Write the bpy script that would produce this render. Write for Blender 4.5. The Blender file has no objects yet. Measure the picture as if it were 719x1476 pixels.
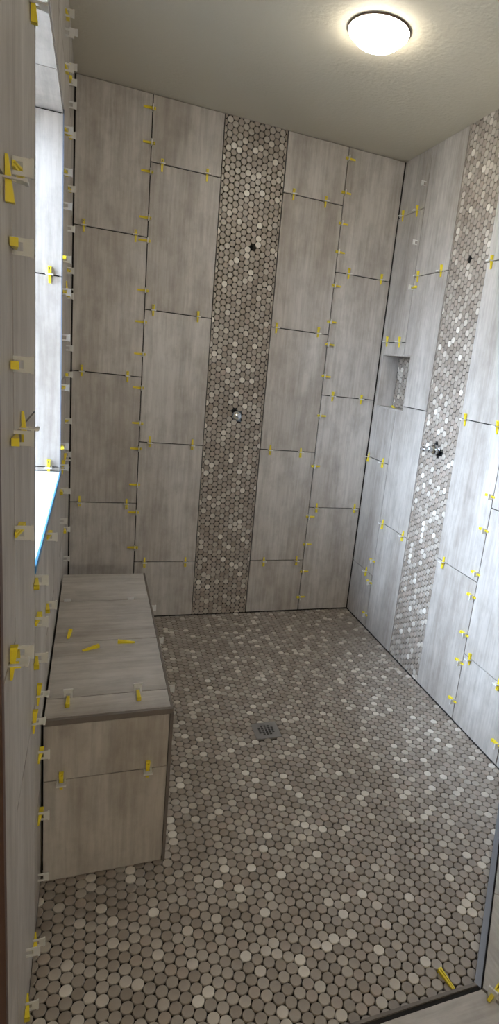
import bpy, math, random
from mathutils import Matrix, Vector

random.seed(7)
scn = bpy.context.scene
col = scn.collection

# ------------------------------------------------------------------ camera
CAM = Vector((0.1002, -2.9234, 1.3568))
R_ = Vector((0.93040145, -0.34850632, 0.1135627))
U_ = Vector((-0.02169349, 0.25692303, 0.96618836))
F_ = Vector((0.36589962, 0.90140662, -0.23148124))
FPX, PX, PY = 844.1614, 463.4266, 732.835
cam_data = bpy.data.cameras.new('camera')
cam_data.sensor_fit = 'HORIZONTAL'
cam_data.sensor_width = 36.0
cam_data.lens = FPX * 36.0 / 719.0
cam_data.shift_x = (359.5 - PX) / 719.0
cam_data.shift_y = (PY - 738.0) / 719.0
cam_data.clip_start = 0.01
cam_data.clip_end = 200
cam = bpy.data.objects.new('camera', cam_data)
M = Matrix.Identity(4)
for i in range(3):
    M[i][0], M[i][1], M[i][2], M[i][3] = R_[i], U_[i], -F_[i], CAM[i]
cam.matrix_world = M
col.objects.link(cam)
scn.camera = cam

# ------------------------------------------------------------------ light
world = bpy.data.worlds.new('world')
scn.world = world
world.use_nodes = True
bg = world.node_tree.nodes['Background']
bg.inputs['Color'].default_value = (0.64, 0.785, 1.0, 1)
# standard overcast sky: the zenith is three times as bright as the horizon
SKY_ZENITH = 84.0
wn = world.node_tree
w_tc = wn.nodes.new('ShaderNodeTexCoord')
w_sx = wn.nodes.new('ShaderNodeSeparateXYZ')
w_mr = wn.nodes.new('ShaderNodeMapRange')
w_mr.inputs['From Min'].default_value = 0.0
w_mr.inputs['From Max'].default_value = 1.0
w_mr.inputs['To Min'].default_value = SKY_ZENITH / 3
w_mr.inputs['To Max'].default_value = SKY_ZENITH
wn.links.new(w_tc.outputs['Generated'], w_sx.inputs[0])
wn.links.new(w_sx.outputs['Z'], w_mr.inputs['Value'])
wn.links.new(w_mr.outputs['Result'], bg.inputs['Strength'])
LAMP_STRENGTH = 38.0
ADDED_LAMP = 58.0  # strength of the lamp added behind the viewer

scn.view_settings.view_transform = 'Standard'
scn.view_settings.look = 'None'
scn.view_settings.exposure = 0.1
scn.view_settings.gamma = 1.0
scn.view_settings.use_curve_mapping = False

# ------------------------------------------------------------------ room size
W, H, T = 1.519, 2.396, 0.61
WIN_Y0, WIN_Y1, WIN_Z0, WIN_Z1 = -0.785, -1.725, 0.905, 2.01   # window opening in the left wall
WALL_T = 0.20
END_Y = -2.185                                                 # where the tiled left wall stops
CURB_Y = -2.10
CURB_P = (0.962, CURB_Y)                                       # bend of the curb
CURB_Q = (W, -1.482)                                           # curb meets the right wall

portal_data = bpy.data.lights.new('window_portal', 'AREA')
portal_data.shape = 'RECTANGLE'
portal_data.size = 1.10
portal_data.size_y = 0.94
portal_data.cycles.is_portal = True
portal = bpy.data.objects.new('window_portal', portal_data)
portal.location = (-WALL_T - 0.01, (WIN_Y0 + WIN_Y1) / 2, (WIN_Z0 + WIN_Z1) / 2)
portal.rotation_euler = (0, -math.pi / 2, 0)                   # looks along +X into the room
col.objects.link(portal)


# ------------------------------------------------------------------ materials
def new_mat(name):
    m = bpy.data.materials.new(name)
    m.use_nodes = True
    nt = m.node_tree
    return m, nt, nt.nodes['Principled BSDF']


def plain(name, c, rough=0.5, metal=0.0, spec=0.5, bump=0.0, bscale=60.0, var=0.0):
    m, nt, b = new_mat(name)
    b.inputs['Base Color'].default_value = (*c, 1)
    b.inputs['Roughness'].default_value = rough
    b.inputs['Metallic'].default_value = metal
    b.inputs['Specular IOR Level'].default_value = spec
    if bump or var:
        tc = nt.nodes.new('ShaderNodeTexCoord')
        n = nt.nodes.new('ShaderNodeTexNoise')
        n.inputs['Scale'].default_value = bscale
        n.inputs['Detail'].default_value = 4
        nt.links.new(tc.outputs['Object'], n.inputs['Vector'])
        if bump:
            bp = nt.nodes.new('ShaderNodeBump')
            bp.inputs['Strength'].default_value = bump
            bp.inputs['Distance'].default_value = 0.004
            nt.links.new(n.outputs['Fac'], bp.inputs['Height'])
            nt.links.new(bp.outputs['Normal'], b.inputs['Normal'])
        if var:
            mx = nt.nodes.new('ShaderNodeMix')
            mx.data_type = 'RGBA'
            mx.inputs['A'].default_value = (*[v * (1 - var) for v in c], 1)
            mx.inputs['B'].default_value = (*[min(1, v * (1 + var)) for v in c], 1)
            nt.links.new(n.outputs['Fac'], mx.inputs['Factor'])
            nt.links.new(mx.outputs['Result'], b.inputs['Base Color'])
    return m


def stone(name, axis, rough=0.42):
    """warm grey stone-look porcelain with veins along one axis (0, 1 or 2)"""
    m, nt, b = new_mat(name)
    tc = nt.nodes.new('ShaderNodeTexCoord')
    oi = nt.nodes.new('ShaderNodeObjectInfo')
    comb = nt.nodes.new('ShaderNodeCombineXYZ')
    for k, f in enumerate((37.0, 53.0, 71.0)):
        mu = nt.nodes.new('ShaderNodeMath')
        mu.operation = 'MULTIPLY'
        mu.inputs[1].default_value = f
        nt.links.new(oi.outputs['Random'], mu.inputs[0])
        nt.links.new(mu.outputs[0], comb.inputs[k])

    def noise(cross, along, detail, rgh):
        mp = nt.nodes.new('ShaderNodeMapping')
        sc = [cross] * 3
        sc[axis] = along
        mp.inputs['Scale'].default_value = sc
        nt.links.new(tc.outputs['Object'], mp.inputs['Vector'])
        ad = nt.nodes.new('ShaderNodeVectorMath')
        ad.operation = 'ADD'
        nt.links.new(mp.outputs['Vector'], ad.inputs[0])
        nt.links.new(comb.outputs['Vector'], ad.inputs[1])
        n = nt.nodes.new('ShaderNodeTexNoise')
        n.inputs['Scale'].default_value = 1.0
        n.inputs['Detail'].default_value = detail
        n.inputs['Roughness'].default_value = rgh
        nt.links.new(ad.outputs['Vector'], n.inputs['Vector'])
        return n

    def ramp(n, p0, c0, p1, c1):
        r = nt.nodes.new('ShaderNodeValToRGB')
        e = r.color_ramp.elements
        e[0].position, e[0].color = p0, (*c0, 1)
        e[1].position, e[1].color = p1, (*c1, 1)
        nt.links.new(n.outputs['Fac'], r.inputs['Fac'])
        return r

    def mix(kind, fac, a, b_):
        x = nt.nodes.new('ShaderNodeMix')
        x.data_type = 'RGBA'
        x.blend_type = kind
        x.inputs['Factor'].default_value = fac
        nt.links.new(a, x.inputs['A'])
        nt.links.new(b_, x.inputs['B'])
        return x.outputs['Result']

    broad = noise(9.0, 1.3, 3, 0.5)
    fine = noise(75.0, 5.0, 4, 0.6)
    cloud = noise(16.0, 11.0, 5, 0.65)
    c = ramp(broad, 0.30, (0.385, 0.342, 0.298), 0.70, (0.545, 0.508, 0.462)).outputs['Color']
    f = ramp(fine, 0.32, (0.72, 0.71, 0.70), 0.62, (1.0, 1.0, 1.0)).outputs['Color']
    d = ramp(cloud, 0.30, (0.70, 0.685, 0.67), 0.58, (1.0, 1.0, 1.0)).outputs['Color']
    c = mix('MULTIPLY', 0.75, c, f)
    c = mix('MULTIPLY', 0.70, c, d)
    nt.links.new(c, b.inputs['Base Color'])
    b.inputs['Roughness'].default_value = rough
    b.inputs['Specular IOR Level'].default_value = 0.5
    bp = nt.nodes.new('ShaderNodeBump')
    bp.inputs['Strength'].default_value = 0.08
    bp.inputs['Distance'].default_value = 0.002
    nt.links.new(fine.outputs['Fac'], bp.inputs['Height'])
    nt.links.new(bp.outputs['Normal'], b.inputs['Normal'])
    return m


STONE_Z = stone('stone_upright', 2)
STONE_X = stone('stone_lengthwise', 0, 0.36)
STONE_Y = stone('stone_crosswise', 1)


def penny(name, c, rough=0.38):
    return plain(name, c, rough, 0, 0.6, 0, 22.0, 0.16)


PENNY = [penny('penny_taupe', (0.300, 0.257, 0.212)), penny('penny_umber', (0.252, 0.211, 0.170)),
         penny('penny_clay', (0.320, 0.264, 0.216)), penny('penny_stone', (0.370, 0.325, 0.272)),
         penny('penny_sand', (0.49, 0.44, 0.375)), penny('penny_cream', (0.62, 0.57, 0.495))]


def tone():
    r = random.random()
    if r < 0.36: return 0
    if r < 0.60: return 1
    if r < 0.70: return 2
    if r < 0.88: return 3
    if r < 0.955: return 4
    return 5


THINSET = plain('thinset_dark', (0.022, 0.02, 0.018), 0.9)
BED = plain('mosaic_bed', (0.014, 0.012, 0.010), 0.9, var=0.3)
BLACK = plain('cavity_shade', (0.004, 0.004, 0.004), 0.9)  # near-black colour stands in for the shade inside openings
CEIL = plain('ceiling_paint', (0.56, 0.51, 0.40), 0.75, bump=0.35, bscale=70)
PAINT = plain('wall_paint', (0.56, 0.52, 0.45), 0.8, bump=0.2, bscale=90)
YELLOW = plain('yellow_plastic', (0.80, 0.64, 0.03), 0.38)
WHITE_P, nt, b = new_mat('white_plastic')          # milky, lets light through
b.inputs['Base Color'].default_value = (0.80, 0.79, 0.76, 1)
b.inputs['Roughness'].default_value = 0.4
w_tl = nt.nodes.new('ShaderNodeBsdfTranslucent')
w_tl.inputs['Color'].default_value = (0.85, 0.84, 0.80, 1)
w_tr = nt.nodes.new('ShaderNodeBsdfTransparent')
w_m1 = nt.nodes.new('ShaderNodeMixShader')
w_m1.inputs[0].default_value = 0.35
w_m2 = nt.nodes.new('ShaderNodeMixShader')
w_m2.inputs[0].default_value = 0.08
nt.links.new(b.outputs[0], w_m1.inputs[1])
nt.links.new(w_tl.outputs[0], w_m1.inputs[2])
nt.links.new(w_m1.outputs[0], w_m2.inputs[1])
nt.links.new(w_tr.outputs[0], w_m2.inputs[2])
nt.links.new(w_m2.outputs[0], nt.nodes['Material Output'].inputs['Surface'])
CHROME = plain('chrome', (0.62, 0.66, 0.70), 0.16, 1.0)
BRASS = plain('rough_brass', (0.45, 0.40, 0.30), 0.3, 1.0)
STEEL = plain('brushed_steel', (0.36, 0.35, 0.34), 0.38, 1.0)
PROFILE = plain('edge_profile', (0.165, 0.14, 0.118), 0.5, 0.2)
ALU = plain('pale_profile', (0.20, 0.205, 0.22), 0.42, 0.5)
EDGE_STRIP = plain('slate_strip', (0.13, 0.15, 0.19), 0.45)
BLUEFILM = plain('blue_film', (0.05, 0.22, 0.42), 0.4)
BROWN = plain('brown_wood', (0.075, 0.036, 0.024), 0.5, var=0.25, bscale=12)
SILL = plain('white_sill', (0.80, 0.81, 0.82), 0.35)
VINYL = plain('white_vinyl', (0.82, 0.82, 0.80), 0.4)
BRONZE = plain('bronze_rim', (0.14, 0.10, 0.075), 0.4, 0.8)
UNSEEN_GROUND = plain('unseen_ground', (0.17, 0.145, 0.115), 0.95, var=0.4, bscale=3)
OUTER = plain('bath_floor_tile', (0.42, 0.39, 0.36), 0.5, var=0.15, bscale=4)

GLASS, nt, b = new_mat('window_glass')
nt.nodes.remove(b)
g_tr = nt.nodes.new('ShaderNodeBsdfTransparent')
g_gl = nt.nodes.new('ShaderNodeBsdfGlossy')
g_gl.inputs['Roughness'].default_value = 0.02
g_mx = nt.nodes.new('ShaderNodeMixShader')
g_fr = nt.nodes.new('ShaderNodeFresnel')
nt.links.new(g_fr.outputs[0], g_mx.inputs[0])
nt.links.new(g_tr.outputs[0], g_mx.inputs[1])
nt.links.new(g_gl.outputs[0], g_mx.inputs[2])
nt.links.new(g_mx.outputs[0], nt.nodes['Material Output'].inputs['Surface'])

LAMPGLASS, nt, b = new_mat('lit_lamp_glass')
b.inputs['Base Color'].default_value = (0.9, 0.9, 0.86, 1)
b.inputs['Emission Color'].default_value = (1.0, 0.93, 0.80, 1)
b.inputs['Emission Strength'].default_value = LAMP_STRENGTH
b.inputs['Roughness'].default_value = 0.3
ADDEDGLASS, nt, b = new_mat('added_lamp_glass')
b.inputs['Base Color'].default_value = (0.9, 0.9, 0.86, 1)
b.inputs['Emission Color'].default_value = (1.0, 0.92, 0.78, 1)
b.inputs['Emission Strength'].default_value = ADDED_LAMP


# ------------------------------------------------------------------ mesh helpers
class MB:
    def __init__(self):
        self.v, self.f, self.m = [], [], []

    def add(self, vs, fs, mi=0):
        o = len(self.v)
        self.v += [tuple(p) for p in vs]
        self.f += [tuple(i + o for i in f) for f in fs]
        self.m += [mi] * len(fs)
        return self

    def box(self, a, b, mi=0):
        x0, x1 = sorted((a[0], b[0])); y0, y1 = sorted((a[1], b[1])); z0, z1 = sorted((a[2], b[2]))
        vs = [(x, y, z) for x in (x0, x1) for y in (y0, y1) for z in (z0, z1)]
        return self.add(vs, [(0, 1, 3, 2), (4, 6, 7, 5), (0, 4, 5, 1), (2, 3, 7, 6), (0, 2, 6, 4), (1, 5, 7, 3)], mi)

    def hexa(self, p, mi=0):          # 8 corners: bottom ring 0-3, top ring 4-7
        return self.add(p, [(3, 2, 1, 0), (4, 5, 6, 7), (0, 1, 5, 4), (1, 2, 6, 5), (2, 3, 7, 6), (3, 0, 4, 7)], mi)

    def prism(self, poly, z0, z1, mi=0):
        n = len(poly)
        vs = [(x, y, z0) for x, y in poly] + [(x, y, z1) for x, y in poly]
        return self.add(vs, [tuple(range(n - 1, -1, -1)), tuple(range(n, 2 * n))] +
                        [(i, (i + 1) % n, n + (i + 1) % n, n + i) for i in range(n)], mi)

    def lathe(self, prof, n=24, mi=0):     # prof: (r, h) about local Z
        vs, fs = [], []
        for r, h in prof:
            vs += [(r * math.cos(2 * math.pi * k / n), r * math.sin(2 * math.pi * k / n), h) for k in range(n)]
        for j in range(len(prof) - 1):
            for k in range(n):
                k2 = (k + 1) % n
                fs.append((j * n + k, j * n + k2, (j + 1) * n + k2, (j + 1) * n + k))
        fs.append(tuple(range(n - 1, -1, -1)))
        fs.append(tuple((len(prof) - 1) * n + k for k in range(n)))
        return self.add(vs, fs, mi)

    def mesh(self, name, mats, smooth=False):
        me = bpy.data.meshes.new(name)
        me.from_pydata(self.v, [], self.f)
        for m in (mats if isinstance(mats, list) else [mats]):
            me.materials.append(m)
        if any(self.m):
            me.polygons.foreach_set('material_index', self.m)
        if smooth:
            me.polygons.foreach_set('use_smooth', [True] * len(me.polygons))
        me.update()
        return me

    def build(self, name, mats, parent=None, loc=None, smooth=False):
        """link as ONE object; loc = world origin given to the object"""
        if loc is not None:
            self.v = [(x - loc[0], y - loc[1], z - loc[2]) for x, y, z in self.v]
        return link(name, self.mesh(name, mats, smooth), parent, loc)


def link(name, me, parent=None, loc=None):
    o = bpy.data.objects.new(name, me)
    col.objects.link(o)
    if parent is not None:
        o.parent = parent
    if loc is not None:
        o.location = loc
    return o


def tag(o, label=None, cat=None, group=None, kind=None):
    if label: o['label'] = label
    if cat: o['category'] = cat
    if group: o['group'] = group
    if kind: o['kind'] = kind
    return o


def empty(name, loc=(0, 0, 0), mat=None):
    o = bpy.data.objects.new(name, None)
    o.empty_display_size = 0.03
    col.objects.link(o)
    if mat is not None:
        o.matrix_world = mat
    else:
        o.location = loc
    return o


def cells(rect, holes):
    """rect and holes as (u0,v0,u1,v1); the rectangles of rect that are outside the holes"""
    us = sorted({rect[0], rect[2]} | {min(max(h[k], rect[0]), rect[2]) for h in holes for k in (0, 2)})
    vs = sorted({rect[1], rect[3]} | {min(max(h[k], rect[1]), rect[3]) for h in holes for k in (1, 3)})
    out = []
    for a, b in zip(us, us[1:]):
        for c, d in zip(vs, vs[1:]):
            if b - a < 1e-5 or d - c < 1e-5: continue
            mu, mv = (a + b) / 2, (c + d) / 2
            if not any(h[0] < mu < h[2] and h[1] < mv < h[3] for h in holes):
                out.append((a, c, b, d))
    return out


# a wall frame maps (u, v, n): u along the wall, v up, n out of the wall into the shower
FR = {'back': lambda u, v, n: (u, -n, v),
      'right': lambda u, v, n: (W - n, -u, v),
      'left': lambda u, v, n: (n, -u, v)}
AX = {'back': (Vector((1, 0, 0)), Vector((0, 0, 1)), Vector((0, -1, 0))),
      'right': (Vector((0, -1, 0)), Vector((0, 0, 1)), Vector((-1, 0, 0))),
      'left': (Vector((0, -1, 0)), Vector((0, 0, 1)), Vector((1, 0, 0)))}


def wall_slab(name, side, rect, holes, n0, n1, mat, parent=None):
    mb = MB()
    for a, c, b, d in cells(rect, holes):
        mb.box(FR[side](a, c, n0), FR[side](b, d, n1))
    return mb.build(name, mat, parent)


GAP = 0.0023
TH = 0.009


def wall_tile(side, rect, holes, parent, mat=STONE_Z):
    a, c, b, d = rect
    r = (a + GAP, c + GAP, b - GAP, d - GAP)
    hs = [h for h in holes if h[0] < r[2] and h[2] > r[0] and h[1] < r[3] and h[3] > r[1]]
    cs = cells(r, hs)
    if not cs: return
    mb = MB()
    j = random.uniform(-0.0004, 0.0004)
    for q in cs:
        mb.box(FR[side](q[0], q[1], -TH), FR[side](q[2], q[3], j))
    mb.build('tile', mat, parent, FR[side]((a + b) / 2, (c + d) / 2, 0))


def tile_column(side, u0, u1, z0, holes, parent, ztop=H):
    """tiles of one column; z0 = lowest joint height (0 when a full tile stands on the floor)"""
    zs = [0.004] + [z for z in [z0 + T * k for k in range(-1, 6)] if 0.02 < z < ztop - 0.02] + [ztop - 0.001]
    for a, b in zip(zs, zs[1:]):
        wall_tile(side, (u0, a, u1, b), holes, parent)


# ------------------------------------------------------------------ penny rounds
PITCH = 0.0281
RAD = 0.0137
NSEG = 14


def penny_mb(mb, poly, to, h, mi):
    """poly: 2-D outline; to: (u,v,n)->xyz; chamfered top"""
    n = len(poly)
    cx = sum(p[0] for p in poly) / n; cy = sum(p[1] for p in poly) / n
    k = 0.90
    vs = [to(u, v, h - 0.006) for u, v in poly] + [to(u, v, h - 0.0012) for u, v in poly] + \
         [to(cx + (u - cx) * k, cy + (v - cy) * k, h) for u, v in poly]
    fs = []
    for i in range(n):
        i2 = (i + 1) % n
        fs.append((i, i2, n + i2, n + i))
        fs.append((n + i, n + i2, 2 * n + i2, 2 * n + i))
    fs.append(tuple(range(2 * n, 3 * n)))
    mb.add(vs, fs, mi)


def clip(poly, region):
    """Sutherland-Hodgman against a convex counter-clockwise region"""
    cut = False
    for i in range(len(region)):
        ax, ay = region[i]; bx, by = region[(i + 1) % len(region)]
        out = []
        side = [(bx - ax) * (p[1] - ay) - (by - ay) * (p[0] - ax) for p in poly]
        if all(s >= 0 for s in side): continue
        cut = True
        for k in range(len(poly)):
            p, q = poly[k - 1], poly[k]; s, t = side[k - 1], side[k]
            if (s >= 0) != (t >= 0):
                f = s / (s - t)
                out.append((p[0] + (q[0] - p[0]) * f, p[1] + (q[1] - p[1]) * f))
            if t >= 0: out.append(q)
        poly = out
        if len(poly) < 3: return None, True
    return poly, cut


def project(p):
    d = Vector(p) - CAM
    c = d.dot(F_)
    if c < 0.05: return None
    return PX + FPX * d.dot(R_) / c, PY - FPX * d.dot(U_) / c, c


PENNY_ME = {}


def penny_field(region, to, normal, h, drop, parent, limit=300, hidden=None, inv=None):
    """hex field of penny rounds over a convex region (u,v); the rounds that show largest become objects"""
    us = [p[0] for p in region]; vs = [p[1] for p in region]
    dx = PITCH * math.sqrt(3) / 2
    items = []
    i = 0
    u = min(us) - dx * 0.05
    while u < max(us) + dx:
        v = min(vs) - PITCH + (PITCH / 2 if i % 2 else 0)
        while v < max(vs) + PITCH:
            jx, jy = u + random.uniform(-.0005, .0005), v + random.uniform(-.0005, .0005)
            t = tone()
            if not drop(jx, jy):
                circ = [(jx + RAD * math.cos(2 * math.pi * k / NSEG), jy + RAD * math.sin(2 * math.pi * k / NSEG)) for k in range(NSEG)]
                poly, cut = clip(circ, region)
                if poly:
                    w = to(jx, jy, h)
                    s = 0
                    pr = project(w)
                    if pr and not cut and 4 < pr[0] < 715 and 4 < pr[1] < 1472 and not (hidden and hidden(jx, jy)):
                        s = abs((CAM - Vector(w)).normalized().dot(normal)) / pr[2] ** 2
                    items.append((s, jx, jy, poly, t, random.uniform(-0.0005, 0.0003)))
            v += PITCH
        u += dx
        i += 1
    items.sort(key=lambda e: -e[0])
    rest = MB()
    n = 0
    for s, x, y, poly, t, dz in items:
        if s > 0 and n < limit:
            key = (id(to), t)
            if key not in PENNY_ME:
                m = MB()
                o = to(0, 0, 0)
                penny_mb(m, [(RAD * math.cos(2 * math.pi * k / NSEG), RAD * math.sin(2 * math.pi * k / NSEG)) for k in range(NSEG)],
                         lambda a, b, c: tuple(q - p for q, p in zip(to(a, b, c), o)), 0.0, 0)
                PENNY_ME[key] = m.mesh('penny_tile', PENNY[t])
            link('penny_tile', PENNY_ME[key], parent, to(x, y, h + dz))
            n += 1
        else:
            penny_mb(rest, poly, to, h + dz, t)
    o = rest.build('penny_tile_field', PENNY, parent)
    o['kind'] = 'stuff'
    return o


def face_up(o):
    import bmesh
    bm = bmesh.new(); bm.from_mesh(o.data)
    bmesh.ops.recalc_face_normals(bm, faces=bm.faces)
    bm.to_mesh(o.data); bm.free()


# ================================================================== FLOOR
FLOOR_POLY = [(0.0, CURB_Y), CURB_P, CURB_Q, (W, 0.0), (0.0, 0.0)]
fl = MB().prism(FLOOR_POLY, -0.06, -0.0056).build('floor', BED)
tag(fl, 'shower floor of taupe and cream penny round tiles', 'floor', kind='structure')
DRAIN = (0.738, -1.056)
BX0, BX1, BY0, BY1, BZ = 0.006, 0.309, -0.592, -1.568, 0.469      # bench
to_floor = lambda u, v, n: (u, v, n)
penny_field(FLOOR_POLY, to_floor, Vector((0, 0, 1)), 0.0,
            lambda x, y: (abs(x - DRAIN[0]) < 0.052 and abs(y - DRAIN[1]) < 0.052) or (x < BX1 - 0.03 and BY1 + 0.03 < y < BY0 - 0.03),
            fl, 300, hidden=lambda x, y: x < BX1 + 0.02 and y > BY1)

tag(MB().box((-WALL_T - .01, -5.3, -0.5), (3.05, 0.3, -0.061)).build('floor_leak_slab', THINSET), 'unseen dark slab added under the floors to stop light leaking in', 'floor', kind='structure')  # unseen, added to stop sky light leaking in under the tiles
MB().box((-0.02, CURB_Y, -0.06), (0.0, 0.0, -0.006)).build('floor_leak_strip', THINSET, fl)  # added strip, closes the light leak along the left wall

# curb: level with the floor, bent 45 degrees, edged with a metal profile
curb = empty('trim_curb', (0.5, CURB_Y, 0))
tag(curb, 'pale stone tile threshold bent around the shower floor edge', 'threshold', kind='structure')


def offs(d):      # the two curb runs moved outward by d: start, bend, end
    ang = math.radians(48.0)
    ux, uy = math.cos(ang), math.sin(ang)
    nx, ny = uy, -ux                          # outward normal of the angled run
    py = CURB_Y - d
    # intersection of y=py with the offset angled line through CURB_P + n*d
    x0, y0 = CURB_P[0] + nx * d, CURB_P[1] + ny * d
    t = (py - y0) / uy
    bx = x0 + ux * t
    t2 = (W + 0.02 - x0) / ux
    return (0.0, py), (bx, py), (W, y0 + uy * (W - x0) / ux)


def run_box(a0, a1, b0, b1, z0, z1):
    return MB().prism([a0, b0, b1, a1], z0, z1)


def lerp(p, q, t): return (p[0] + (q[0] - p[0]) * t, p[1] + (q[1] - p[1]) * t)


def rel(mb): 
    mb.v = [(x - 0.5, y - CURB_Y, z) for x, y, z in mb.v]
    return mb


i0, i1, i2 = offs(-0.004)
p0, p1, p2 = offs(0.011)
d0, d1, d2 = offs(0.016)
o0, o1, o2 = offs(0.145)
rel(run_box(i0, i1, offs(0.003)[0], offs(0.003)[1], -0.05, 0.006)).build('metal_edge', PROFILE, curb)
rel(run_box(offs(0.0031)[0], offs(0.0031)[1], p0, p1, -0.06, 0.002)).build('grout_line', THINSET, curb)
rel(run_box(i1, i2, p1, p2, -0.05, 0.006)).build('metal_edge', ALU, curb)
rel(run_box(p0, p1, o0, o1, -0.06, 0.000)).build('curb_bed', THINSET, curb)
rel(run_box(p1, p2, o1, o2, -0.06, 0.000)).build('curb_bed', THINSET, curb)
# tiles of the front run and of the angled run
G2 = 0.004
for a, b in ((0.0, 0.385), (0.385, 0.722), (0.722, 1.0)):
    q0, q1 = lerp(d0, d1, a), lerp(d0, d1, b)
    w1 = o1 if b == 1.0 else (q1[0], o0[1])
    sh = 0 if b == 1.0 else G2
    rel(MB().prism([(q0[0] + (G2 if a else 0), o0[1]), (w1[0] - sh - (G2 if b == 1 else 0), w1[1]), (q1[0] - G2, q1[1]), (q0[0] + (G2 if a else 0), q0[1])], -0.003, 0.008)).build('tile', STONE_X, curb)
for a, b in ((0.0, 0.345), (0.345, 0.80), (0.80, 1.0)):
    q0, q1 = lerp(d1, d2, a), lerp(d1, d2, b)
    w0, w1 = lerp(o1, o2, a), lerp(o1, o2, b)
    if a > 0: # square cut
        w0 = (q0[0] + 0.129 * math.sin(math.radians(48)), q0[1] - 0.129 * math.cos(math.radians(48)))
    if b < 1:
        w1 = (q1[0] + 0.129 * math.sin(math.radians(48)), q1[1] - 0.129 * math.cos(math.radians(48)))
    k = 0.012 if a == 0 else 0.009
    q0, w0 = lerp(q0, q1, k), lerp(w0, w1, k)
    rel(MB().prism([q0, w0, w1, q1], -0.003, 0.008)).build('tile', STONE_Y, curb)

# bathroom floor beyond the curb, and its plain walls
fo = MB().prism([(-0.9, -5.2), (2.9, -5.2), (2.9, -1.2), (W + 0.16, -1.2), (W + 0.16, o2[1] - 0.2), (o2[0], o2[1]), (o1[0], o1[1]), (-0.20, o0[1]), (-0.9, -2.25)], -0.06, -0.002)
tag(fo.build('floor_bathroom', OUTER), 'pale tiled bathroom floor outside the shower', 'floor', kind='structure')

# ================================================================== CEILING
ce = MB().box((-0.9, -5.2, H), (2.9, 0.3, H + 0.1)).build('ceiling', CEIL)
tag(ce, 'beige ceiling with fine orange peel texture', 'ceiling', kind='structure')

# ================================================================== BACK WALL
XB = [0.004, 0.3068, 0.613, 0.9065, 1.2117, W - 0.002]
HOLE_B = [(0.766 - .03, 1.078 - .03, 0.766 + .03, 1.078 + .03), (0.772 - .011, 1.868 - .011, 0.772 + .011, 1.868 + .011)]
wb = wall_slab('wall_back', 'back', (-0.2, -0.1, W + 0.2, H + 0.05), HOLE_B, -0.14, -TH, THINSET)
tag(wb, 'back shower wall of upright grey stone tiles with a mosaic strip', 'wall', kind='structure')
for k, z0 in ((0, 0.0), (1, 0.305), (3, 0.305), (4, 0.0)):
    tile_column('back', XB[k], XB[k + 1], z0, [], wb)
mbk = wall_slab('mosaic_bed', 'back', (XB[2] + .001, 0.0, XB[3] - .001, H), HOLE_B, -TH, -0.0075, BED, wb)
RB = [(XB[2] + .002, 0.003), (XB[3] - .002, 0.003), (XB[3] - .002, H), (XB[2] + .002, H)]
to_back = FR['back']


def near(pts):
    return lambda x, y: any((x - a) ** 2 + (y - b) ** 2 < r * r for a, b, r in pts)


penny_field(RB, to_back, Vector((0, -1, 0)), -0.002, near([(0.766, 1.078, 0.030), (0.772, 1.868, 0.014)]), mbk)

# ================================================================== RIGHT WALL
UR = [0.004, 0.262, 0.557, 0.836, 1.135, 1.432, 1.737, 2.042, 2.36]
NICHE = (0.032, 1.192, 0.338, 1.466)
HOLE_R = [(0.702 - .034, 1.066 - .03, 0.702 + .028, 1.066 + .03), (0.708 - .014, 1.856 - .016, 0.708 + .012, 1.856 + .016)]
wr = wall_slab('wall_right', 'right', (-0.15, -0.1, 2.36, H + 0.05), [NICHE] + HOLE_R, -0.14, -TH, THINSET)
tag(wr, 'right shower wall of grey stone tiles with niche and mosaic strip', 'wall', kind='structure')
NH = [(NICHE[0] - .001, NICHE[1] - .001, NICHE[2] + .001, NICHE[3] + .001)]
for k, z0 in ((0, 0.305), (1, 0.0), (3, 0.0), (4, 0.305), (5, 0.0), (6, 0.305), (7, 0.0)):
    tile_column('right', UR[k], UR[k + 1], z0, NH, wr)
mrk = wall_slab('mosaic_bed', 'right', (UR[2] + .001, 0.0, UR[3] - .001, H), HOLE_R, -TH, -0.0075, BED, wr)
RR = [(UR[2] + .002, 0.003), (UR[3] - .002, 0.003), (UR[3] - .002, H), (UR[2] + .002, H)]
to_right = FR['right']
penny_field(RR, to_right, Vector((-1, 0, 0)), -0.002, near([(0.702, 1.066, 0.028), (0.680, 1.088, 0.012), (0.672, 1.045, 0.012), (0.708, 1.856, 0.014)]), mrk)

# niche lining: tiled sides, mosaic back
ND = 0.095
nu0, nz0, nu1, nz1 = NICHE
for nm, a, b in (('niche_side', (nu0 - .001, nz0, -ND), (nu0 + .006, nz1, 0.0)), ('niche_side', (nu1 - .006, nz0, -ND), (nu1 + .001, nz1, 0.0)),
                 ('niche_shelf', (nu0 + .006, nz0 - .001, -ND), (nu1 - .006, nz0 + .007, -0.001)), ('niche_top', (nu0 + .006, nz1 - .007, -ND), (nu1 - .006, nz1 + .001, -0.001))):
    MB().box(FR['right'](*a), FR['right'](*b)).build(nm, STONE_Z, wr)
nb = MB().box(FR['right'](nu0 - .01, nz0 - .01, -ND - 0.02), FR['right'](nu1 + .01, nz1 + .01, -ND - 0.006)).build('niche_back', BED, wr)
NR = [(nu0 + .008, nz0 + .008), (nu1 - .008, nz0 + .008), (nu1 - .008, nz1 - .008), (nu0 + .008, nz1 - .008)]
penny_field(NR, to_right, Vector((-1, 0, 0)), -ND, lambda x, y: False, nb)

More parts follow.
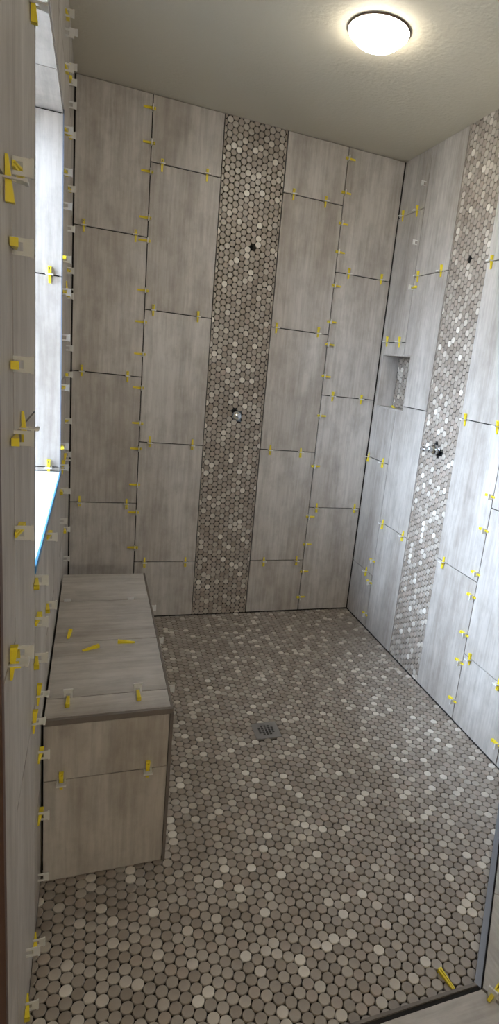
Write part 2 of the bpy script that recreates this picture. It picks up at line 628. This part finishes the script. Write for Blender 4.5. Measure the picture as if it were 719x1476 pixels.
# ================================================================== LEFT WALL with window
UL = [0.004, 0.17, 0.48, 0.79, 1.10, 1.41, 1.72, 2.03, -END_Y]
WH = (-WIN_Y0, WIN_Z0, -WIN_Y1, WIN_Z1)
wl = wall_slab('wall_left', 'left', (-0.15, -0.1, -END_Y, H + 0.05), [WH], -WALL_T, -TH, THINSET)
tag(wl, 'left shower wall of grey stone tiles with a deep window', 'wall', kind='structure')
for k in range(8):
    tile_column('left', UL[k], UL[k + 1], 0.305 if k % 2 else 0.0, [WH], wl)
# window: reveal tiles, sill, edge strips, frame and pane
win = empty('window_1', (0, (WIN_Y0 + WIN_Y1) / 2, WIN_Z0))
tag(win, 'window recessed in the left wall with tiled reveal and white sill', 'window', kind='structure')
wo = win.location.copy()


def wpart(mb, name, mat):
    mb.v = [(x - wo.x, y - wo.y, z - wo.z) for x, y, z in mb.v]
    return mb.build(name, mat, win)


TX = -0.172          # depth reached by the reveal tiles
for yj, s in ((WIN_Y0, -1), (WIN_Y1, 1)):
    zz = [WIN_Z0 + .012, 0.932, 1.542, WIN_Z1 - .011]
    for a, b in zip(zz, zz[1:]):
        wpart(MB().box((TX, yj - s * .004, a + .002), (-0.003, yj + s * .007, b - .002)), 'reveal_tile', STONE_Z)
for k in range(3):
    ya = WIN_Y0 + (WIN_Y1 - WIN_Y0) * k / 3; yb = WIN_Y0 + (WIN_Y1 - WIN_Y0) * (k + 1) / 3
    wpart(MB().box((TX, ya - .002, WIN_Z1 - .009), (-0.003, yb + .002, WIN_Z1 + .002)), 'head_tile', STONE_Y)
wpart(MB().box((TX, WIN_Y0 - .008, WIN_Z0 - .004), (0.0, WIN_Y1 + .008, WIN_Z0 + .012)), 'window_sill', SILL)
wpart(MB().box((-0.002, WIN_Y0 - .001, WIN_Z0 - .002), (0.002, WIN_Y1 + .001, WIN_Z0 + .0135)), 'edge_strip', BLUEFILM)
wpart(MB().box((-0.003, WIN_Y0 - .008, WIN_Z0 + .012), (0.0005, WIN_Y0 + .000, WIN_Z1)), 'edge_strip', EDGE_STRIP)
wpart(MB().box((-0.003, WIN_Y1 - .002, WIN_Z0 + .012), (0.0005, WIN_Y1 + .006, WIN_Z1)), 'edge_strip', EDGE_STRIP)
fx0, fx1 = -WALL_T - .002, TX
fb = 0.028
for a, b in (((fx0, WIN_Y0, WIN_Z0), (fx1, WIN_Y0 - fb, WIN_Z1)), ((fx0, WIN_Y1, WIN_Z0), (fx1, WIN_Y1 + fb, WIN_Z1)),
             ((fx0, WIN_Y0 - fb, WIN_Z0), (fx1, WIN_Y1 + fb, WIN_Z0 + fb)), ((fx0, WIN_Y0 - fb, WIN_Z1 - fb), (fx1, WIN_Y1 + fb, WIN_Z1))):
    wpart(MB().box(a, b), 'window_frame', VINYL)
wpart(MB().box((-0.190, WIN_Y0 - fb, WIN_Z0 + fb), (-0.186, WIN_Y1 + fb, WIN_Z1 - fb)), 'pane', GLASS)

# dark wooden jamb where the tiled wall stops, plain wall beyond
tag(MB().box((-WALL_T, END_Y, -0.01), (0.004, END_Y - 0.02, H)).build('trim_jamb', BROWN), 'dark brown upright trim at the near end of the left wall', 'trim', kind='structure')
tag(MB().box((-0.9, END_Y - 0.02, -0.05), (-WALL_T, END_Y + .06, H + .05)).build('wall_return', PAINT), 'beige painted wall return outside the shower', 'wall', kind='structure')
tag(MB().box((-1.0, -5.2, -0.05), (-0.9, END_Y + .06, H + .05)).build('wall_bath_left', PAINT), 'beige painted left wall of the bathroom', 'wall', kind='structure')
tag(MB().box((2.9, -5.2, -0.05), (3.0, -2.2, H + .05)).build('wall_bath_right', PAINT), 'beige painted right wall of the bathroom', 'wall', kind='structure')
tag(MB().box((-1.0, -5.3, -0.05), (3.0, -5.2, H + .05)).build('wall_rear', PAINT), 'beige painted wall behind the viewer', 'wall', kind='structure')
tag(MB().box((W + .14, -2.36, -0.05), (3.0, -2.2, H + .05)).build('wall_bath_front', PAINT), 'beige painted bathroom wall beside the shower', 'wall', kind='structure')
tag(MB().box((-40, -40, -0.7), (-WALL_T - .02, 40, -0.6)).build('ground_outside', UNSEEN_GROUND), 'unseen brown ground added outside the window to cut light from below', 'ground', kind='structure')  # unseen, added to keep the sky from lighting the ceiling from below

# ================================================================== BENCH
bench = empty('shower_bench', ((BX0 + BX1) / 2, (BY0 + BY1) / 2, 0))
tag(bench, 'grey stone tiled box bench against the left wall under the window', 'bench')
bo = bench.location.copy()


def bpart(a, b, name, mat):
    c = [(p + q) / 2 for p, q in zip(a, b)]
    mb = MB().box(a, b)
    mb.v = [(x - c[0], y - c[1], z - c[2]) for x, y, z in mb.v]
    o = mb.build(name, mat, bench)
    o.location = (c[0] - bo.x, c[1] - bo.y, c[2] - bo.z)
    return o


bpart((BX0 + .004, BY1 + .011, -0.004), (BX1 - .011, BY0 - .011, BZ - .010), 'core', THINSET)
TY = [BY0 - .002, -0.857, -1.165, -1.472, BY1 + .010]
for a, b in zip(TY, TY[1:]):
    bpart((BX0, a - .0015, BZ - .010), (BX1 - .007, b + .0015, BZ), 'top_tile', STONE_X)
bpart((BX0, BY1, BZ - .014), (BX1 - .001, BY1 + .009, BZ + .0005), 'edge_profile', PROFILE)
bpart((BX1 - .006, BY1 + .009, BZ - .012), (BX1, BY0, BZ + .0005), 'edge_profile', PROFILE)
bpart((BX1 - .008, BY1, 0.0), (BX1, BY1 + .009, BZ - .012), 'edge_profile', PROFILE)
for z0, z1 in ((0.003, 0.299), (0.3015, BZ - .0155)):
    bpart((BX0, BY1 + .001, z0), (BX1 - .010, BY1 + .011, z1), 'front_tile', STONE_Z)
SY = [BY1 + .010, -1.262, -0.957, BY0 - .002]
for a, b in zip(SY, SY[1:]):
    for z0, z1 in ((0.003, 0.299), (0.3015, BZ - .0155)):
        bpart((BX1 - .011, a + .0015, z0), (BX1 - .0015, b - .0015, z1), 'side_tile', STONE_Z)
    for z0, z1 in ((0.003, 0.299), (0.3015, BZ - .0155)):
        pass
bpart((BX0, BY0 - .011, 0.003), (BX1 - .010, BY0 - .001, BZ - .0155), 'end_tile', STONE_Z)

# ================================================================== DRAIN
dr = empty('floor_drain', (DRAIN[0], DRAIN[1], 0))
tag(dr, 'square grey metal floor drain with round grid of holes', 'drain')
hw = 0.0485
grid = []
ng = 5
step = 0.0125
for i in range(ng):
    for j in range(ng):
        x = (i - 2) * step; y = (j - 2) * step
        if math.hypot(x, y) < 2.4 * step:
            grid.append((x - .0043, y - .0043, x + .0043, y + .0043))
mb = MB()
for a, c, b_, d in cells((-hw, -hw, hw, hw), grid):
    mb.box((a, c, -0.006), (b_, d, 0.0012))
mb.build('grate', STEEL, dr)
MB().box((-hw - .004, -hw - .004, -0.03), (hw + .004, hw + .004, -0.0042)).build('sump_shade', BLACK, dr)  # solid black block, imitates the shade below the grate
for a, b_ in (((-hw - .004, -hw - .004), (-hw - .0005, hw + .004)), ((hw + .0005, -hw - .004), (hw + .004, hw + .004)),
              ((-hw - .0005, -hw - .004), (hw + .0005, -hw - .0005)), ((-hw - .0005, hw + .0005), (hw + .0005, hw + .004))):
    MB().box((a[0], a[1], -0.008), (b_[0], b_[1], -0.001)).build('frame', PROFILE, dr)

# ================================================================== CEILING LIGHT
LX, LY = 0.904, -0.954
cl = empty('ceiling_light', (LX, LY, H))
tag(cl, 'lit white glass dome light with thin bronze rim on the ceiling', 'ceiling light')
MB().lathe([(0.094, 0.0), (0.099, -0.0005), (0.0995, -0.004), (0.097, -0.006), (0.093, -0.005)], 48).build('rim', BRONZE, cl, smooth=True)
prof = [(0.0962, -0.0055), (0.093, -0.012), (0.087, -0.018), (0.079, -0.022)]
for k in range(1, 11):
    a = k / 10 * math.pi / 2
    prof.append((max(0.002, 0.076 * math.cos(a) ** 0.7), -0.023 - 0.022 * math.sin(a)))
MB().lathe(prof, 48).build('dome', LAMPGLASS, cl, smooth=True)

# unseen warm lamp behind the viewer, added to brighten the bench front
bl = empty('added_lamp', (0.8, -5.2, 1.80))
tag(bl, 'unseen long glass lamp added behind the viewer to brighten the bench front', 'added light')
MB().box((-0.36, 0.001, -0.05), (0.36, 0.02, 0.05)).build('backplate', BRONZE, bl)
mb = MB().lathe([(0.03, -0.36), (0.05, -0.345), (0.055, -0.32), (0.055, 0.32), (0.05, 0.345), (0.03, 0.36)], 24)
mb.v = [(z, y + 0.09, -x) for x, y, z in mb.v]
mb.build('shade', ADDEDGLASS, bl, smooth=True)
for sx in (-0.2, 0.2):
    MB().box((sx - .012, 0.018, -0.012), (sx + .012, 0.04, 0.012)).build('bracket', BRONZE, bl)


# ================================================================== SHOWER VALVES AND PIPE HOLES
def basis(side, u, v, n=0.0):
    a, up, nn = AX[side]
    m = Matrix.Identity(4)
    p = FR[side](u, v, n)
    for i in range(3):
        m[i][0], m[i][1], m[i][2], m[i][3] = a[i], up[i], nn[i], p[i]
    # keep it right-handed
    if m.to_3x3().determinant() < 0:
        for i in range(3): m[i][0] = -m[i][0]
    return m


def valve(side, u, v, label, reach):
    o = empty('shower_valve', mat=basis(side, u, v))
    tag(o, label, 'valve')
    MB().lathe([(0.029, -0.06), (0.029, -0.012), (0.026, -0.010), (0.026, -0.05)], 24).build('recess_shade', BLACK, o, smooth=False)  # cup coloured black for the shade in the recess
    MB().lathe([(0.021, -0.055), (0.021, 0.004), (0.019, 0.006), (0.019, 0.010), (0.0225, 0.011), (0.0225, 0.020), (0.018, 0.022)], 24).build('body', CHROME, o)
    MB().lathe([(0.013, 0.02), (0.013, 0.55 * reach), (0.010, 0.58 * reach), (0.010, 0.75 * reach), (0.012, 0.76 * reach), (0.012, 0.84 * reach), (0.006, 0.86 * reach), (0.006, reach), (0.004, reach + .001)], 20).build('stem', CHROME, o)
    MB().lathe([(0.017, 0.022), (0.017, 0.030)], 6).build('nut', BRASS, o)
    for s in (-1, 1):
        MB().box((s * 0.021, -0.006, -0.05), (s * 0.027, 0.006, -0.008)).build('screw_tab', BRASS, o)
    return o


valve('back', 0.766, 1.078, 'chrome shower valve in a dark hole in the back mosaic strip', 0.045)
valve('right', 0.700, 1.066, 'chrome shower valve jutting from the right wall mosaic strip', 0.085)


def stub(side, u, v, label):
    o = empty('shower_pipe_stub', mat=basis(side, u, v))
    tag(o, label, 'pipe')
    MB().lathe([(0.0085, -0.12), (0.0085, -0.045), (0.0065, -0.044), (0.0065, -0.09)], 16).build('pipe', BLACK, o)  # tube coloured black for the dark inside the hole
    MB().lathe([(0.0105, -0.10), (0.0105, -0.055), (0.0087, -0.055)], 16).build('sleeve', BLACK, o)


stub('back', 0.772, 1.868, 'dark shower pipe hole high in the back mosaic strip')
stub('right', 0.708, 1.856, 'dark shower pipe hole high in the right wall mosaic strip')


# ================================================================== LEVELLING CLIPS AND WEDGES
# local axes of a clip: X along the joint, Y across it (the wedge), Z out of the tile face
def clip_mesh():
    mb = MB()
    w, h, t = 0.0105, 0.023, 0.0011
    mb.box((-w, -t, -0.006), (-w + .005, t, h))
    mb.box((w - .005, -t, -0.006), (w, t, h))
    mb.box((-w + .005, -t, 0.0115), (w - .005, t, h))
    mb.box((-w - .001, -t * 2.0, h - .003), (w + .001, t * 2.0, h + .001))
    return mb.mesh('clip', WHITE_P)


def wedge_mesh(L=0.050):
    """ramp with two rails and a groove between; thick end at +Y"""
    mb = MB()
    y0, y1 = -L / 2, L / 2
    h0, h1 = 0.003, 0.0095
    for s in (-1, 1):
        a0, a1 = s * 0.0012, s * 0.0036       # thin end
        c0, c1 = s * 0.0018, s * 0.0052       # thick end
        if s < 0: a0, a1, c0, c1 = a1, a0, c1, c0
        mb.hexa([(a0, y0, 0), (a1, y0, 0), (c1, y1, 0), (c0, y1, 0), (a0, y0, h0), (a1, y0, h0), (c1, y1, h1), (c0, y1, h1)])
    mb.hexa([(-.0013, y0, 0), (.0013, y0, 0), (.0019, y1 - .010, 0), (-.0019, y1 - .010, 0),
             (-.0013, y0, h0 * .6), (.0013, y0, h0 * .6), (.0019, y1 - .010, h1 * .5), (-.0019, y1 - .010, h1 * .5)])
    mb.box((-0.0052, y1 - .003, 0), (0.0052, y1, h1))
    return mb.mesh('wedge', YELLOW)


CLIP_ME, WEDGE_ME = clip_mesh(), wedge_mesh()


def frame(p, x, y, z):
    m = Matrix.Identity(4)
    for i in range(3):
        m[i][0], m[i][1], m[i][2], m[i][3] = x[i], y[i], z[i], p[i]
    return m


def lev(p, x, z, label, group, flip=False, slide=0.0, wedge=True, clipped=True):
    """x: joint direction, z: face normal"""
    x, z = Vector(x), Vector(z)
    y = z.cross(x)
    if flip: x, y = -x, -y
    o = empty('levelling_clip', mat=frame(p, x, y, z))
    tag(o, label, 'tile clip', group)
    if clipped: link('clip', CLIP_ME, o)
    if wedge: link('wedge', WEDGE_ME, o, (0, slide, 0.0006))
    return o


ORD = ['lowest', 'second lowest', 'third lowest', 'fourth lowest', 'fifth lowest', 'sixth lowest', 'seventh lowest', 'eighth lowest', 'ninth lowest', 'tenth lowest',
       'eleventh lowest', 'twelfth lowest', 'thirteenth lowest', 'fourteenth lowest', 'fifteenth lowest', 'sixteenth lowest']


def wall_clip(side, u, v, upright, label, group, **kw):
    a, up, nn = AX[side]
    return lev(FR[side](u, v, 0.0005), up if upright else a, nn, label, group, **kw)


# back wall, level joints (upright wedges)
BH = {'leftmost tile column': [(0.044, 1.83), (0.256, 1.83), (0.047, 1.22), (0.244, 1.22), (0.047, 0.61), (0.26, 0.61)],
      'column left of mosaic': [(0.355, 2.135), (0.55, 2.135), (0.345, 1.525), (0.548, 1.525), (0.356, 0.915), (0.559, 0.915), (0.357, 0.305), (0.561, 0.305)],
      'column right of mosaic': [(0.957, 2.135), (1.12, 2.135), (0.933, 1.525), (1.154, 1.525), (0.96, 0.915), (1.128, 0.915), (0.983, 0.305), (1.171, 0.305)],
      'rightmost tile column': [(1.283, 1.83), (1.466, 1.83), (1.273, 1.22), (1.439, 1.22), (1.255, 0.61), (1.484, 0.61)]}
for name, pts in BH.items():
    n = len(pts) // 2
    for k, (x, z) in enumerate(pts):
        wall_clip('back', x, z, False, 'wedge clip at %s end, %s level joint, %s, back wall' % (('left', 'right')[k % 2], ORD[n - 1 - k // 2], name),
                  'levelling clips on the back wall', flip=(z < 1.0), slide=random.uniform(-.006, .006))
# back wall, upright joints (level wedges)
for x, nm, zs in ((0.3068, 'on back wall upright joint left of mosaic', [0.383, 0.565, 0.705, 0.882, 1.005, 1.171, 1.325, 1.468, 1.605, 1.815, 1.909, 2.094, 2.207, 2.339]),
                  (1.2117, 'on back wall upright joint right of mosaic', [0.084, 0.238, 0.399, 0.558, 0.842, 1.113, 1.317, 1.478, 1.59, 1.765, 1.923, 2.054, 2.193, 2.343])):
    for k, z in enumerate(zs):
        s = (1 if x < 1 else -1) * (0.013 if k % 4 else -0.010)
        wall_clip('back', x, z, True, '%s yellow wedge clip %s' % (ORD[k], nm), 'levelling clips on the back wall', flip=(x < 1), slide=-abs(s) if x < 1 else -abs(s))
# right wall
RH = [(0.055, 2.135, 'left', 'level joint near ceiling in corner column'), (0.199, 2.135, 'right', 'level joint near ceiling in corner column'),
      (0.299, 1.83, 'left', 'upper level joint just left of side mosaic'), (0.505, 1.83, 'right', 'upper level joint just left of side mosaic'),
      (0.872, 1.83, 'left', 'upper level joint just right of side mosaic'),
      (0.067, 1.525, 'left', 'level joint above the niche'), (0.205, 1.525, 'right', 'level joint above the niche'),
      (0.03, 0.915, 'left', 'level joint below the niche'), (0.208, 0.915, 'right', 'level joint below the niche'),
      (0.875, 1.22, 'left', 'middle level joint right of side mosaic'), (1.09, 1.22, 'right', 'middle level joint right of side mosaic'),
      (0.302, 0.61, 'left', 'lower level joint left of side mosaic'), (0.521, 0.61, 'right', 'lower level joint left of side mosaic'),
      (0.892, 0.61, 'left', 'lower level joint right of side mosaic'), (0.19, 0.305, 'right', 'lowest level joint in corner column')]
for u, z, lr, nm in RH:
    wall_clip('right', u, z, False, 'wedge clip at %s end, %s, right wall' % (lr, nm), 'levelling clips on the right wall', flip=(z < 1.0), slide=random.uniform(-.006, .006))
for u, nm, zs, flip in ((0.262, 'on upright joint below niche, right wall', [0.076, 0.263, 0.387], False),
                        (0.262, 'on upright joint above niche, right wall', [1.781], True),
                        (1.135, 'on long upright joint right of side mosaic', [0.086, 0.261, 0.384, 0.549, 0.645, 0.823, 0.958], False),
                        (1.432, 'on upright joint at right edge of photo', [0.087], False)):
    for k, z in enumerate(zs):
        wall_clip('right', u, z, True, '%s%s %s' % ((ORD[k] + ' ') if len(zs) > 1 else '', 'yellow wedge clip', nm) if len(zs) > 1 else 'yellow wedge clip alone ' + nm,
                  'levelling clips on the right wall', flip=flip, slide=0.014)
wall_clip('right', 1.18, 0.303, False, 'yellow wedge clip just right of long upright joint, right wall', 'levelling clips on the right wall')
wall_clip('right', 1.366, 0.303, False, 'yellow wedge clip low at right edge of the photo, right wall', 'levelling clips on the right wall', flip=True)
# bare clips left on the right wall and in the niche
for u, z, nm in ((0.244, 2.242, 'bare white clip near the ceiling on right wall corner column'), (0.239, 1.987, 'bare white clip above the upper right wall joint'),
                 ):
    wall_clip('right', u, z, True, nm, 'bare clips', wedge=False)
o = lev((W + 0.03, -0.285, nz0 + 0.0075), (0.3, 0.95, 0), (0, 0, 1), 'bare white clip lying in the niche', 'bare clips', wedge=False)
o = lev((W + 0.035, -0.165, nz0 + 0.0075), (0.9, -0.2, 0), (0, 0, 1), 'yellow wedge lying on the niche shelf', 'loose wedges', clipped=False)

# left wall: clips seen side on, wedges pointing away or toward the viewer
LV = [(0.48, 'on farthest upright joint past the window', [0.495, 0.619, 0.775, 0.922, 1.051, 1.226, 1.322, 1.507, 1.594, 1.734, 1.864, 2.034, 2.125, 2.194, 2.239, 2.34]),
      (0.79, 'on upright joint at far edge of the window', [0.742, 0.85, 2.122, 2.21, 2.26]),
      (0.765, 'beside the far edge of the window', [0.927, 1.0, 1.197, 1.358, 1.5, 1.599, 1.754, 1.85, 1.965]),
      (1.41, 'on upright joint under the window', [0.699, 0.88]),
      (1.72, 'on upright joint under near edge of the window', [0.718, 0.798, 0.888]),
      (2.03, 'on nearest upright joint of the left wall', [0.894, 1.081, 1.217, 1.316, 1.463, 1.556])]
for u, nm, zs in LV:
    for k, z in enumerate(zs):
        has = (k % 3 != 0) or u > 1.2
        wall_clip('left', u, z, True, '%s clip %s, %s' % (ORD[k], nm, 'with yellow wedge' if has else 'without wedge'), 'levelling clips on the left wall',
                  flip=(u < 1.2) ^ (k % 4 == 1), slide=0.014 * (1 if u < 1.2 else 1), wedge=has)
# level joints of the left wall beside the viewer
for u, z, nm in ((2.10, 1.525, 'large yellow wedge clip high at the left edge of the photo'), (2.10, 0.915, 'large yellow wedge clip low at the left edge of the photo'),
                 (1.80, 1.83, 'yellow wedge clip near window top on the near left wall'), (1.95, 1.22, 'yellow wedge clip beside window middle on the near left wall'),
                 (1.78, 0.61, 'yellow wedge clip on left wall just before the bench'), (1.68, 0.61, 'yellow wedge clip on left wall at bench front corner'),
                 (0.56, 1.525, 'yellow wedge clip between window and back corner, upper'), (0.56, 0.915, 'yellow wedge clip between window and back corner, lower'),
                 (0.70, 0.915, 'yellow wedge clip just past window sill end')):
    wall_clip('left', u, z, False, nm, 'levelling clips on the left wall', flip=(z < 1.0))
# clips in the corner between bench front and left wall, and along the floor
for y, z, nm in ((-1.64, 0.43, 'top clip on left wall before bench front'), (-1.64, 0.265, 'middle clip on left wall before bench front'), (-1.64, 0.09, 'bottom clip on left wall before bench front'),
                 (-1.76, 0.03, 'floor level clip on left wall near bench'), (-1.90, 0.17, 'near clip on left wall above the floor'), (-1.93, 0.07, 'nearest clip low on left wall')):
    wall_clip('left', -y, z, True, 'white and yellow ' + nm, 'levelling clips on the left wall', flip=(z > .2), wedge=(z > 0.2 or z < .08))
# window reveal
for z, nm in ((1.542, 'upper'), (0.932, 'lower')):
    lev((-0.036, WIN_Y0 - .0075, z), (1, 0, 0), (0, -1, 0), 'yellow wedge clip on %s joint of the far window reveal' % nm, 'levelling clips in the window reveal')

# bench clips
for x, y, nm in ((0.056, -1.472, 'left'), (0.226, -1.472, 'right')):
    lev((x, y, BZ + .0006), (1, 0, 0), (0, 0, 1), 'yellow wedge clip on front bench top joint, %s one' % nm, 'levelling clips on the bench', flip=True, slide=0.022)
for x, z, nm in ((0.046, 0.300, 'left'), (0.251, 0.300, 'right')):
    lev((x, BY1 + .0005, z), (1, 0, 0), (0, -1, 0), 'yellow wedge clip on bench front joint, %s one' % nm, 'levelling clips on the bench', slide=0.0)
for x, nm in ((0.030, 'left'), (0.240, 'right')):
    lev((x, -0.857, BZ - .014), (1, 0, 0), (0, 0, 1), 'bare white clip stub on rear bench top joint, %s one' % nm, 'bare clips', wedge=False)
for y, nm in ((-0.872, 'rear'), (-1.13, 'middle'), (-1.425, 'front')):
    lev((BX1 - .004, y, BZ - .030), (0, 0, 1), (1, 0, 0), 'white clip on right edge of the bench, %s one' % nm, 'clips on the bench edge', wedge=False)


# loose wedges
def loose(p, ang, label, roll=0.0):
    o = link('loose_wedge', WEDGE_ME, None, p)
    o.rotation_euler = (0, roll, ang)
    tag(o, label, 'wedge', 'loose wedges')


loose((0.046, -1.118, BZ + .0006), math.radians(-6), 'loose yellow wedge lying lengthwise on the bench top by the wall')
loose((0.108, -1.218, BZ + .0006), math.radians(-66), 'loose yellow wedge lying slantwise on middle of the bench top')
loose((0.210, -1.191, BZ + .0006), math.radians(84), 'loose yellow wedge lying crosswise on the bench top joint')
loose((0.900, -2.070, 0.0006), math.radians(12), 'loose yellow wedge on mosaic floor in the curb corner')
lev((d1[0] + 0.008, d1[1] - 0.022, 0.0085), (0.38, -0.92, 0), (0, 0, 1), 'yellow wedge clip on mitred curb joint at lower right', 'levelling clips on the curb', slide=0.01)
